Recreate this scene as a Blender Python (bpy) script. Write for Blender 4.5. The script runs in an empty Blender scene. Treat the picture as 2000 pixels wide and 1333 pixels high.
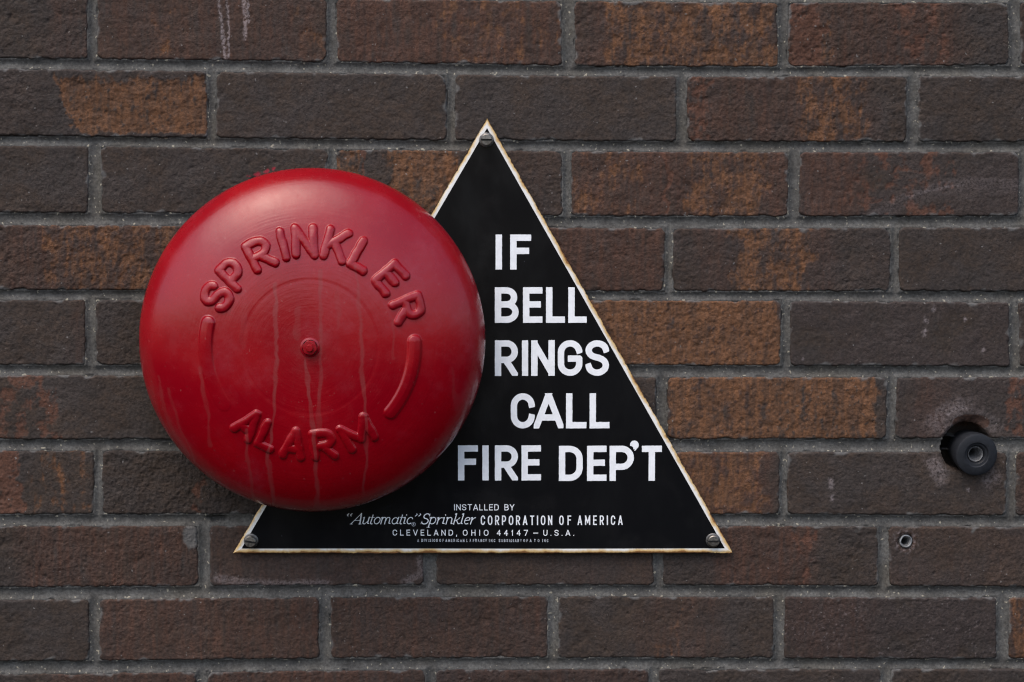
import bpy, math
import numpy as np
from mathutils import Vector

sc = bpy.context.scene
R = math.radians

# ------------------------------------------------------------------ camera
# wall face = plane y 0, camera on the -y side; wall centre in view at height 1.6 m
Z0 = 1.6
CAM = Vector((-0.085, -2.0, Z0 + 0.20))
AIM = Vector((0.0, 0.0, Z0))
FWD = (AIM - CAM).normalized()
RIGHT = FWD.cross(Vector((0, 0, 1))).normalized()
UP = RIGHT.cross(FWD).normalized()
LENS = 36.0 * (AIM - CAM).length / 0.90
cam_d = bpy.data.cameras.new("camera")
cam_d.lens = LENS
cam_d.sensor_width = 36
cam_d.clip_start = 0.05
cam_d.clip_end = 200
cam = bpy.data.objects.new("camera", cam_d)
sc.collection.objects.link(cam)
cam.location = CAM
cam.rotation_euler = FWD.to_track_quat('-Z', 'Y').to_euler()
sc.camera = cam

# ------------------------------------------------------------------ daylight
SUN_DIR = Vector((-0.40, -0.52, 1.15)).normalized()
world = bpy.data.worlds.new("World")
sc.world = world
world.use_nodes = True
wn = world.node_tree
wn.nodes.clear()
w_out = wn.nodes.new("ShaderNodeOutputWorld")
w_bg = wn.nodes.new("ShaderNodeBackground")
w_hs = wn.nodes.new("ShaderNodeHueSaturation")
w_hs.inputs["Saturation"].default_value = 1.0
sky = wn.nodes.new("ShaderNodeTexSky")
sky.sky_type = 'NISHITA'
sky.sun_disc = False
sky.sun_elevation = math.asin(SUN_DIR.z)
sky.sun_rotation = math.atan2(SUN_DIR.x, SUN_DIR.y)
sky.air_density = 1.0
sky.dust_density = 4.0
sky.ozone_density = 1.0
w_bg.inputs["Strength"].default_value = 0.15
wn.links.new(sky.outputs["Color"], w_hs.inputs["Color"])
wn.links.new(w_hs.outputs["Color"], w_bg.inputs["Color"])
wn.links.new(w_bg.outputs["Background"], w_out.inputs["Surface"])

sun_d = bpy.data.lights.new("sun", 'SUN')
sun_d.energy = 0.5
sun_d.angle = R(60)
sun_d.color = (1.0, 0.97, 0.93)
sun = bpy.data.objects.new("sun", sun_d)
sc.collection.objects.link(sun)
sun.location = (-2, -3, 6)
sun.rotation_euler = SUN_DIR.to_track_quat('Z', 'Y').to_euler()

vs = sc.view_settings
vs.view_transform = 'Standard'
vs.look = 'None'
vs.gamma = 1.0
vs.use_curve_mapping = False
vs.exposure = 0.88
sc.cycles.use_denoising = True
sc.cycles.filter_width = 1.2
sc.cycles.use_adaptive_sampling = False

# ------------------------------------------------------------------ helpers
def at(px, py, d=0.0):
    """point on the plane d metres in front of the wall that the photo shows at (px, py)"""
    v = FWD + RIGHT * ((px - 1000.0) / 2000.0 * 36.0 / LENS) + UP * ((666.5 - py) / 2000.0 * 36.0 / LENS)
    t = (-d - CAM.y) / v.y
    return CAM + v * t

def to_px(X, Z, d=0.0):
    """inverse of at() for arrays"""
    vx, vy, vz = X - CAM.x, -d - CAM.y, Z - CAM.z
    f = vx * FWD.x + vy * FWD.y + vz * FWD.z
    r = vx * RIGHT.x + vy * RIGHT.y + vz * RIGHT.z
    u = vx * UP.x + vy * UP.y + vz * UP.z
    k = LENS / 36.0 * 2000.0
    return 1000.0 + r / f * k, 666.5 - u / f * k

PXM = 0.00045        # metres per photo pixel on the wall, near the middle

def link(name, me, mat=None, parent=None, loc=None):
    o = bpy.data.objects.new(name, me)
    sc.collection.objects.link(o)
    if parent is not None:
        o.parent = parent
    if loc is not None:
        o.location = loc
    if mat is not None:
        me.materials.append(mat)
    return o

def tag(o, label=None, cat=None, group=None, kind=None):
    if label: o["label"] = label
    if cat: o["category"] = cat
    if group: o["group"] = group
    if kind: o["kind"] = kind
    return o

def empty(name, loc, label, cat):
    o = bpy.data.objects.new(name, None)
    o.empty_display_size = 0.05
    sc.collection.objects.link(o)
    o.location = loc
    return tag(o, label, cat)

def mesh_np(name, V, Q, smooth=True, attrs=None):
    """mesh from (n,3) vertices and (m,k) faces"""
    me = bpy.data.meshes.new(name)
    V = np.asarray(V, dtype=np.float32); Q = np.asarray(Q, dtype=np.int32)
    m, k = Q.shape
    me.vertices.add(len(V)); me.vertices.foreach_set("co", V.ravel())
    me.loops.add(m * k); me.loops.foreach_set("vertex_index", Q.ravel())
    me.polygons.add(m)
    me.polygons.foreach_set("loop_start", np.arange(0, m * k, k, dtype=np.int32))
    me.polygons.foreach_set("use_smooth", np.full(m, smooth, dtype=bool))
    me.update(calc_edges=True)
    for n, a in (attrs or {}).items():
        at_ = me.attributes.new(n, 'FLOAT', 'POINT')
        at_.data.foreach_set("value", np.asarray(a, dtype=np.float32).ravel())
    return me

def mesh_py(name, V, F, smooth=False):
    me = bpy.data.meshes.new(name)
    me.from_pydata([tuple(v) for v in V], [], F)
    me.update()
    if smooth:
        me.polygons.foreach_set("use_smooth", np.ones(len(me.polygons), dtype=bool))
    return me

def sharp(me, deg=32):
    try:
        me.set_sharp_from_angle(angle=R(deg))
    except Exception:
        pass
    return me

def smooth_obj(me, deg=32):
    me.polygons.foreach_set("use_smooth", np.ones(len(me.polygons), dtype=bool))
    return sharp(me, deg)

def lathe(profile, n=64, close=False):
    """rings (r, d): d metres towards the camera (-y); axis y through the origin"""
    V, F = [], []
    idx = []
    for r, d in profile:
        if r < 1e-6:
            idx.append([len(V)]); V.append((0, -d, 0))
        else:
            row = []
            for j in range(n):
                a = 2 * math.pi * j / n
                row.append(len(V)); V.append((r * math.cos(a), -d, r * math.sin(a)))
            idx.append(row)
    for a, b in zip(idx[:-1], idx[1:]):
        for j in range(n):
            k = (j + 1) % n
            if len(a) == 1:
                F.append((a[0], b[k], b[j]))
            elif len(b) == 1:
                F.append((a[j], a[k], b[0]))
            else:
                F.append((a[j], a[k], b[k], b[j]))
    return V, F

# -- noise in numpy
def _hash(ix, iy, seed):
    h = (ix.astype(np.int64) * 374761393 + iy.astype(np.int64) * 668265263 + seed * 1442695041) & 0xffffffff
    h = ((h ^ (h >> 13)) * 1274126177) & 0xffffffff
    return (h ^ (h >> 16)) & 0xffffffff

def pnoise(x, y, seed=0):
    """gradient noise, about -1..1"""
    x0 = np.floor(x); y0 = np.floor(y)
    fx = x - x0; fy = y - y0
    u = fx * fx * fx * (fx * (fx * 6 - 15) + 10); v = fy * fy * fy * (fy * (fy * 6 - 15) + 10)
    def g(dx, dy):
        a = _hash(x0 + dx, y0 + dy, seed) * (2 * math.pi / 4294967296.0)
        return np.cos(a) * (fx - dx) + np.sin(a) * (fy - dy)
    a = g(0, 0); b = g(1, 0); c = g(0, 1); d = g(1, 1)
    return ((a + (b - a) * u) * (1 - v) + (c + (d - c) * u) * v) * 1.5

def fbm(x, y, seed=0, octv=3, gain=0.5):
    s = 0; amp = 1.0; tot = 0
    for i in range(octv):
        s = s + amp * pnoise(x * 2 ** i, y * 2 ** i, seed + 17 * i); tot += amp; amp *= gain
    return s / tot

def sstep(a, b, x):
    t = np.clip((x - a) / (b - a), 0, 1)
    return t * t * (3 - 2 * t)

def seg_dist(X, Y, p, q):
    dx, dy = q[0] - p[0], q[1] - p[1]
    L2 = dx * dx + dy * dy + 1e-12
    t = np.clip(((X - p[0]) * dx + (Y - p[1]) * dy) / L2, 0, 1)
    return np.hypot(X - p[0] - t * dx, Y - p[1] - t * dy)

def poly_dist(X, Y, pts):
    d = np.full(np.shape(X), 1e9)
    for p, q in zip(pts[:-1], pts[1:]):
        d = np.minimum(d, seg_dist(X, Y, p, q))
    return d

# ------------------------------------------------------------------ materials
class NT:
    def __init__(s, name):
        s.mat = bpy.data.materials.new(name); s.mat.use_nodes = True
        s.t = s.mat.node_tree; s.t.nodes.clear()
        s.out = s.n("ShaderNodeOutputMaterial"); s.b = s.n("ShaderNodeBsdfPrincipled")
        s.l(s.b.outputs[0], s.out.inputs["Surface"])
    def n(s, t, **kw):
        nd = s.t.nodes.new(t)
        for k, v in kw.items(): setattr(nd, k, v)
        return nd
    def l(s, a, b): s.t.links.new(a, b)
    def put(s, sock, v):
        if isinstance(v, bpy.types.NodeSocket): s.l(v, sock)
        elif isinstance(v, (tuple, list)): sock.default_value = tuple(v) + (1.0,) * (4 - len(v)) if sock.type == 'RGBA' else tuple(v)
        else: sock.default_value = v
    def attr(s, name): return s.n("ShaderNodeAttribute", attribute_name=name).outputs["Fac"]
    def coord(s, scale=(1, 1, 1), which="Object"):
        tc = s.n("ShaderNodeTexCoord"); mp = s.n("ShaderNodeMapping")
        s.l(tc.outputs[which], mp.inputs["Vector"]); mp.inputs["Scale"].default_value = scale
        return mp.outputs[0]
    def world(s, scale=(1, 1, 1)):
        g = s.n("ShaderNodeNewGeometry"); mp = s.n("ShaderNodeMapping")
        s.l(g.outputs["Position"], mp.inputs["Vector"]); mp.inputs["Scale"].default_value = scale
        return mp.outputs[0]
    def noise(s, vec, scale, detail=3, rough=0.5):
        nd = s.n("ShaderNodeTexNoise"); s.l(vec, nd.inputs["Vector"])
        nd.inputs["Scale"].default_value = scale; nd.inputs["Detail"].default_value = detail
        nd.inputs["Roughness"].default_value = rough
        return nd.outputs["Fac"]
    def math(s, op, a, b=0.0, clamp=False):
        nd = s.n("ShaderNodeMath", operation=op); nd.use_clamp = clamp
        s.put(nd.inputs[0], a); s.put(nd.inputs[1], b)
        return nd.outputs[0]
    def ramp(s, fac, a, b, lo=0.0, hi=1.0):
        nd = s.n("ShaderNodeMapRange"); nd.interpolation_type = 'SMOOTHSTEP'
        s.put(nd.inputs["Value"], fac)
        for k, v in (("From Min", a), ("From Max", b), ("To Min", lo), ("To Max", hi)): nd.inputs[k].default_value = v
        return nd.outputs[0]
    def mix(s, fac, a, b, mode='MIX'):
        nd = s.n("ShaderNodeMix", data_type='RGBA', blend_type=mode)
        s.put(nd.inputs[0], fac); s.put(nd.inputs[6], a); s.put(nd.inputs[7], b)
        return nd.outputs[2]
    def bump(s, h, strength, dist, prev=None):
        nd = s.n("ShaderNodeBump"); s.put(nd.inputs["Height"], h)
        nd.inputs["Strength"].default_value = strength; nd.inputs["Distance"].default_value = dist
        if prev is not None: s.l(prev, nd.inputs["Normal"])
        return nd.outputs[0]
    def set(s, **kw):
        for k, v in kw.items(): s.put(s.b.inputs[k.replace("_", " ")], v)
        return s.mat

def mat_brick():
    m = NT("fired_brick")
    P = m.world()
    fine = m.noise(P, 380, 4, 0.7)
    mid = m.noise(P, 130, 4, 0.6)
    big = m.noise(P, 22, 3, 0.5)
    st = m.noise(m.world((1, 1, 0.16)), 190, 3, 0.6)
    base = m.mix(m.ramp(mid, 0.35, 0.65), (0.044, 0.033, 0.028), (0.064, 0.047, 0.038))
    base = m.mix(m.math('MULTIPLY', m.ramp(big, 0.42, 0.62), 0.85), base, (0.049, 0.042, 0.041))
    base = m.mix(m.attr("purple"), base, (0.051, 0.040, 0.039))
    red = m.mix(m.ramp(st, 0.3, 0.7), (0.064, 0.036, 0.028), (0.098, 0.049, 0.034))
    c = m.mix(m.attr("warm"), base, red)
    org = m.mix(m.ramp(st, 0.32, 0.68), (0.106, 0.057, 0.034), (0.188, 0.089, 0.042))
    c = m.mix(m.attr("flash"), c, org)
    c = m.mix(m.attr("rust"), c, (0.118, 0.055, 0.037))
    g = m.ramp(m.math("ADD", m.math("MULTIPLY", fine, 0.75), m.math("MULTIPLY", m.noise(P, 95, 5, 0.75), 0.25)), 0.32, 0.68, 0.68, 1.34)
    c = m.mix(1.0, c, m_rgb(m, g), 'MULTIPLY')
    c = m.mix(1.0, c, m_rgb(m, m.attr("tone")), 'MULTIPLY')
    c = m.mix(1.0, c, (0.72, 0.67, 0.61), 'MULTIPLY')
    speck = m.ramp(m.noise(P, 300, 1, 0.4), 0.73, 0.80)
    c = m.mix(m.math('MULTIPLY', speck, 0.55), c, (0.22, 0.21, 0.20))
    c = m.mix(m.attr("smear"), c, m.mix(mid, (0.085, 0.083, 0.080), (0.13, 0.127, 0.122)))
    c = m.mix(m.math('MULTIPLY', m.attr("pale"), m.ramp(fine, 0.33, 0.6)), c, (0.32, 0.27, 0.27))
    c = m.mix(m.attr("redpaint"), c, (0.30, 0.012, 0.03))
    gr = m.attr("grain")
    nb = m.bump(m.math("MULTIPLY", m.noise(P, 600, 3, 0.6), gr), 0.7, 0.0006)
    nb = m.bump(m.math("MULTIPLY", fine, gr), 0.7, 0.0012, nb)
    return m.set(Base_Color=c, Roughness=m.ramp(mid, 0.3, 0.7, 0.72, 0.92), Specular_IOR_Level=0.35, Normal=nb)

def m_rgb(m, v):
    nd = m.n("ShaderNodeCombineColor")
    for i in range(3): m.put(nd.inputs[i], v)
    return nd.outputs[0]

def mat_mortar():
    m = NT("grey_mortar")
    P = m.world()
    fine = m.noise(P, 450, 4, 0.7)
    big = m.noise(P, 45, 4, 0.6)
    c = m.mix(m.ramp(big, 0.35, 0.65), (0.064, 0.062, 0.058), (0.099, 0.097, 0.091))
    c = m.mix(m.math('MULTIPLY', m.ramp(m.noise(P, 16, 2), 0.48, 0.68), 0.45), c, (0.088, 0.078, 0.062))
    c = m.mix(1.0, c, m_rgb(m, m.ramp(fine, 0.28, 0.72, 0.66, 1.36)), 'MULTIPLY')
    grain = m.ramp(m.noise(P, 330, 1, 0.3), 0.68, 0.75)
    c = m.mix(m.math('MULTIPLY', grain, 0.8), c, (0.34, 0.31, 0.24))
    c = m.mix(m.attr("crack"), c, (0.03, 0.028, 0.027))
    nb = m.bump(m.noise(P, 500, 3, 0.65), 0.7, 0.0008)
    return m.set(Base_Color=c, Roughness=0.9, Specular_IOR_Level=0.25, Normal=nb)

def mat_plain(name, col, rough, metal=0.0, spec=0.5, var=0.15, scale=300, bump=0.0):
    m = NT(name)
    f = m.noise(m.world(), scale, 4, 0.6)
    c = m.mix(1.0, col, m_rgb(m, m.ramp(f, 0.3, 0.7, 1 - var, 1 + var)), 'MULTIPLY')
    kw = dict(Base_Color=c, Roughness=m.ramp(f, 0.3, 0.7, max(0.02, rough - 0.06), rough + 0.06), Metallic=metal, Specular_IOR_Level=spec)
    if bump: kw["Normal"] = m.bump(f, bump, 0.0003)
    return m.set(**kw)

def mat_red():
    """thick brushed red gloss paint with dried water runs"""
    m = NT("red_gloss_paint")
    P = m.coord()
    sep = m.n("ShaderNodeSeparateXYZ"); m.l(P, sep.inputs[0])
    cx = m.n("ShaderNodeCombineXYZ"); m.l(sep.outputs[0], cx.inputs[0]); m.l(sep.outputs[2], cx.inputs[2])
    ln = m.n("ShaderNodeVectorMath", operation='LENGTH'); m.l(cx.outputs[0], ln.inputs[0])
    ang = m.math('ARCTAN2', sep.outputs[2], sep.outputs[0])
    pc = m.n("ShaderNodeCombineXYZ")
    m.l(m.math('MULTIPLY', ln.outputs["Value"], 520.0), pc.inputs[0])
    m.l(m.math('MULTIPLY', ang, 1.6), pc.inputs[1])
    ring = m.noise(pc.outputs[0], 1.0, 3, 0.6)
    big = m.noise(P, 14, 3, 0.5)
    speck = m.ramp(m.noise(P, 330, 2, 0.5), 0.70, 0.78)
    c = m.mix(m.ramp(big, 0.35, 0.65), (0.225, 0.0006, 0.0062), (0.265, 0.0010, 0.0056))
    fade = m.math('MULTIPLY', m.ramp(m.noise(P, 9, 6, 0.68), 0.46, 0.70), m.ramp(m.noise(P, 160, 4, 0.7), 0.3, 0.7, 0.25, 0.75))
    c = m.mix(fade, c, (0.27, 0.022, 0.034))
    c = m.mix(m.attr("drip"), c, (0.215, 0.036, 0.036))
    c = m.mix(m.math('MULTIPLY', speck, 0.22), c, (0.38, 0.16, 0.15))
    dust = m.math('MULTIPLY', m.attr("dust"), m.ramp(m.noise(P, 60, 4, 0.6), 0.3, 0.7))
    c = m.mix(dust, c, (0.16, 0.055, 0.05))
    nb = m.bump(ring, 0.45, 0.00022)
    nb = m.bump(m.noise(P, 130, 3, 0.55), 0.25, 0.0006, nb)
    ro = m.math('ADD', m.math('ADD', m.ramp(big, 0.35, 0.65, 0.20, 0.27), m.ramp(m.noise(P, 75, 5, 0.7), 0.42, 0.72, 0.0, 0.12)), m.math('MULTIPLY', m.attr("drip"), 0.2))
    return m.set(Base_Color=c, Roughness=ro, Specular_IOR_Level=0.38, Coat_Weight=0.2, Coat_Roughness=0.16, Normal=nb)

def mat_black_enamel():
    m = NT("black_enamel")
    P = m.world()
    sp = m.ramp(m.noise(P, 150, 1, 0.3), 0.79, 0.815)
    c = m.mix(sp, (0.0050, 0.0054, 0.0066), (0.10, 0.10, 0.11))
    c = m.mix(m.math('MULTIPLY', m.ramp(m.noise(P, 25, 4, 0.6), 0.5, 0.75), 0.5), c, (0.013, 0.013, 0.014))
    ro = m.ramp(m.noise(m.world((1, 1, 0.5)), 30, 4, 0.65), 0.3, 0.7, 0.08, 0.22)
    nb = m.bump(m.noise(P, 9, 2, 0.5), 0.25, 0.002)
    return m.set(Base_Color=c, Roughness=ro, Specular_IOR_Level=0.28, Normal=nb)

def mat_border():
    """white enamel, rusting inwards from the cut edge"""
    m = NT("rusted_white_enamel")
    P = m.world()
    e = m.attr("edge"); low = m.attr("low")
    n = m.noise(P, 210, 4, 0.65); nb = m.noise(P, 55, 3, 0.6)
    w = m.math('ADD', m.math('ADD', e, m.math('MULTIPLY', m.math('SUBTRACT', n, 0.5), 0.75)),
               m.math('MULTIPLY', m.math('SUBTRACT', nb, 0.5), 1.5))
    w = m.math('ADD', m.math('SUBTRACT', w, m.math('MULTIPLY', low, 0.30)), 0.0)
    c = m.mix(m.ramp(w, 0.12, 0.78), (0.60, 0.41, 0.17), (0.79, 0.79, 0.76))
    c = m.mix(m.ramp(w, -0.12, 0.14), (0.24, 0.105, 0.03), c)
    w2 = m.math('ADD', e, m.math('MULTIPLY', m.math('SUBTRACT', n, 0.5), 0.9))
    c = m.mix(m.ramp(w2, -0.02, 0.13), (0.035, 0.018, 0.011), c)
    return m.set(Base_Color=c, Roughness=m.ramp(w, 0.0, 0.5, 0.8, 0.25), Specular_IOR_Level=0.4)

M_BRICK = mat_brick(); M_MORTAR = mat_mortar(); M_RED = mat_red()
M_BLACK = mat_black_enamel(); M_BORDER = mat_border()
M_WHITE = mat_plain("white_enamel", (0.84, 0.86, 0.88), 0.35, spec=0.4, var=0.05, scale=220)
M_WHITE_OLD = mat_plain("worn_white_print", (0.46, 0.48, 0.52), 0.4, spec=0.3, var=0.25, scale=500)
M_STEEL = mat_plain("dull_steel", (0.27, 0.25, 0.225), 0.42, metal=1.0, var=0.2, scale=600, bump=0.1)
M_STEEL_D = mat_plain("tarnished_steel", (0.16, 0.155, 0.15), 0.5, metal=1.0, var=0.3, scale=500, bump=0.15)
M_RUBBER = mat_plain("black_rubber", (0.010, 0.0115, 0.015), 0.6, spec=0.35, var=0.25, scale=350, bump=0.2)
M_ZINC = mat_plain("zinc_sleeve", (0.22, 0.225, 0.23), 0.5, metal=0.6, var=0.35, scale=420, bump=0.3)
M_DARK = mat_plain("dark_iron_and_slot_shade", (0.03, 0.028, 0.027), 0.6, spec=0.3)

# ------------------------------------------------------------------ brick wall
wall = empty("brick_wall", (0, 0, Z0), "dark brown brick wall with grey mortar joints behind bell and sign", "wall")

XS = np.array([0.0, 700.0, 1300.0, 2000.0])
# lower edge of each course, upper edge of the next (photo measurements along the joints)
LOW = [(114, 122, 133, 128), (265, 274, 277, 278), (416, 420, 424, 423), (567, 569, 570, 570), (714, 714, 714, 717),
       (859, 860, 859, 857), (1006, 1005, 1004, 1009), (1149, 1143, 1144, 1147), (1294, 1286, 1286, 1288), (1436, 1428, 1427, 1427)]
TOP = [(-13, -2, 4, 5), (133, 144, 150, 149), (283, 292, 297, 297), (439, 443, 446, 444), (586, 587, 586, 591),
       (733, 735, 737, 737), (880, 882, 883, 883), (1028, 1027, 1027, 1030), (1173, 1166, 1165, 1168), (1318, 1309, 1307, 1307)]
def edge(tab, r, x):
    return float(np.interp(x, XS, tab[r])) if 0 <= x <= 2000 else float(tab[r][0] if x < 0 else tab[r][3])

# joints of each course: (right end of a brick, left end of the next)
J = [
    [(171, 189), (638, 657), (1098, 1122), (1520, 1538), (1971, 1992)],
    [(405, 422), (873, 889), (1322, 1342), (1772, 1793)],
    [(173, 197), (640, 656), (1099, 1115), (1540, 1561), (1991, 2008)],
    [(404, 424), (868, 886), (1299, 1314), (1740, 1756)],
    [(167, 187), (640, 660), (1092, 1112), (1526, 1543), (1972, 1990)],
    [(402, 420), (850, 870), (1282, 1304), (1733, 1750)],
    [(184, 199), (640, 660), (1072, 1092), (1523, 1537), (1966, 1984)],
    [(388, 409), (828, 852), (1277, 1295), (1716, 1736)],
    [(175, 194), (624, 645), (1070, 1090), (1512, 1532), (1947, 1970)],
    [(382, 404), (832, 852), (1268, 1288), (1721, 1738)],
]
# look of each brick, in course order:  (start, end) along x in px of a patch, strength; 'f' orange flashing, 'w' warm red brown, 'r' brick red scabs
D = dict
LOOK = {
 (0, 0): D(tone=.95, w=[(90, 175, .35)], rough=1.1), (0, 1): D(tone=1.0, w=[(190, 640, .55)], f=[(580, 640, .30), (290, 345, .26)], rough=.8),
 (0, 2): D(tone=1.05, w=[(655, 1100, .9)], f=[(860, 1100, .30)], rough=.8), (0, 3): D(tone=1.05, w=[(1120, 1525, .6)], f=[(1180, 1525, .5)], rough=1.1),
 (0, 4): D(tone=.95, w=[(1535, 1880, .55)], f=[(1560, 1620, .4)], r=[(1535, 1607, .75), (1740, 1850, .42)], rough=1.2), (0, 5): D(tone=.9, w=[(1990, 2450, .3)]),
 (1, 0): D(tone=.95, purple=.5, f=[(118, 410, .86)], rough=1.0, diag=True), (1, 1): D(tone=1.05, rough=.8), (1, 2): D(tone=1.06, rough=.8),
 (1, 3): D(tone=1.0, w=[(1340, 1700, .5)], f=[(1560, 1690, .48)], r=[(1340, 1388, .55)], rough=1.2), (1, 4): D(tone=.95, rough=.8),
 (2, 0): D(tone=.98, rough=.9), (2, 1): D(tone=1.0, rough=.85, redpaint=True), (2, 2): D(tone=1.05, f=[(656, 710, .62), (755, 900, .66)], w=[(900, 1100, .2)], r=[(708, 718, .8)], rough=1.0),
 (2, 3): D(tone=1.05, w=[(1113, 1545, .75)], f=[(1340, 1500, .5), (1115, 1250, .34)], r=[(1298, 1308, 1.1)], rough=1.0),
 (2, 4): D(tone=1.0, purple=.8, w=[(1558, 1680, .75)], r=[(1640, 1860, .40)], rough=.7, scuff=True),
 (3, 0): D(tone=1.0, f=[(90, 420, .46)], w=[(0, 420, .6)], rough=1.4), (3, 1): D(tone=1.0), (3, 2): D(tone=1.0, w=[(880, 1300, .85)], rough=1.0),
 (3, 3): D(tone=1.0, purple=.4, f=[(1420, 1590, .52)], w=[(1350, 1620, .4)], rough=1.0), (3, 4): D(tone=.95, rough=.6),
 (4, 0): D(tone=.98, w=[(150, 172, .5)], rough=.9), (4, 1): D(tone=.95, rough=1.1), (4, 2): D(tone=1.0), (4, 3): D(tone=1.08, f=[(1090, 1530, .80)], w=[(1090, 1530, .7)], rough=1.0),
 (4, 4): D(tone=.98, purple=.9, rough=.6, spots=True), (4, 5): D(tone=.95, purple=.6),
 (5, 0): D(tone=1.02, r=[(-60, 115, .47)], rough=.7), (5, 1): D(tone=1.0), (5, 2): D(tone=1.0, rough=.8), (5, 3): D(tone=1.06, f=[(1300, 1715, .66), (1520, 1715, .12)], w=[(1300, 1500, .5)], rough=1.0),
 (5, 4): D(tone=1.03, purple=.8, w=[(1780, 1850, .3)], r=[(1960, 2100, .5)], rough=.8, halo=True),
 (6, 0): D(tone=1.02, r=[(-80, 42, .85)], f=[(60, 180, .28)], rough=.9), (6, 1): D(tone=.98, r=[(385, 402, .62)], rough=1.5, streak=1.0), (6, 2): D(tone=1.0),
 (6, 3): D(tone=1.05, w=[(1080, 1500, 1.1)], f=[(1080, 1492, .56)], rough=.7, streak=.5), (6, 4): D(tone=1.02, rough=.8, halo=True, spots2=True), (6, 5): D(tone=.98, w=[(1990, 2300, .5)], rough=1.0),
 (7, 0): D(tone=.98, w=[(40, 390, .62)], rough=1.2, streak=1.2, patch=True), (7, 1): D(tone=1.0, w=[(405, 830, .35)], purple=.3, rough=.7, streak=.5, efflo=True), (7, 2): D(tone=1.05, w=[(850, 1280, .2)], rough=.9),
 (7, 3): D(tone=.98, purple=.3, w=[(1390, 1590, .7)], r=[(1552, 1592, .45)], rough=1.1), (7, 4): D(tone=1.02, w=[(1700, 2100, .15)], rough=.8, halo2=True),
 (8, 0): D(tone=.95, rough=.8), (8, 1): D(tone=1.03, w=[(190, 640, .6)], rough=1.0), (8, 2): D(tone=1.0, w=[(640, 1080, .45)], rough=1.2, streak=.5), (8, 3): D(tone=1.05, w=[(1240, 1400, .3)], f=[(1280, 1350, .2)], rough=.9),
 (8, 4): D(tone=.9, purple=1.0, w=[(1530, 1700, .3)], rough=.9, grains=True), (8, 5): D(tone=1.0, f=[(1965, 2450, .55)], w=[(1960, 2450, .7)], rough=.9),
 (9, 0): D(tone=.95, w=[(100, 400, .6)]), (9, 1): D(tone=1.0, w=[(400, 830, .7)], rough=1.1), (9, 2): D(tone=.88, purple=.8, w=[(850, 1270, .4)], rough=1.2), (9, 3): D(tone=.98), (9, 4): D(tone=.92),
}
HOLE = at(1887, 874.5, 0); HOLE_R = 0.0222
PLUG = at(1769.5, 1057.5, 0); PLUG_R = 0.0061

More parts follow.
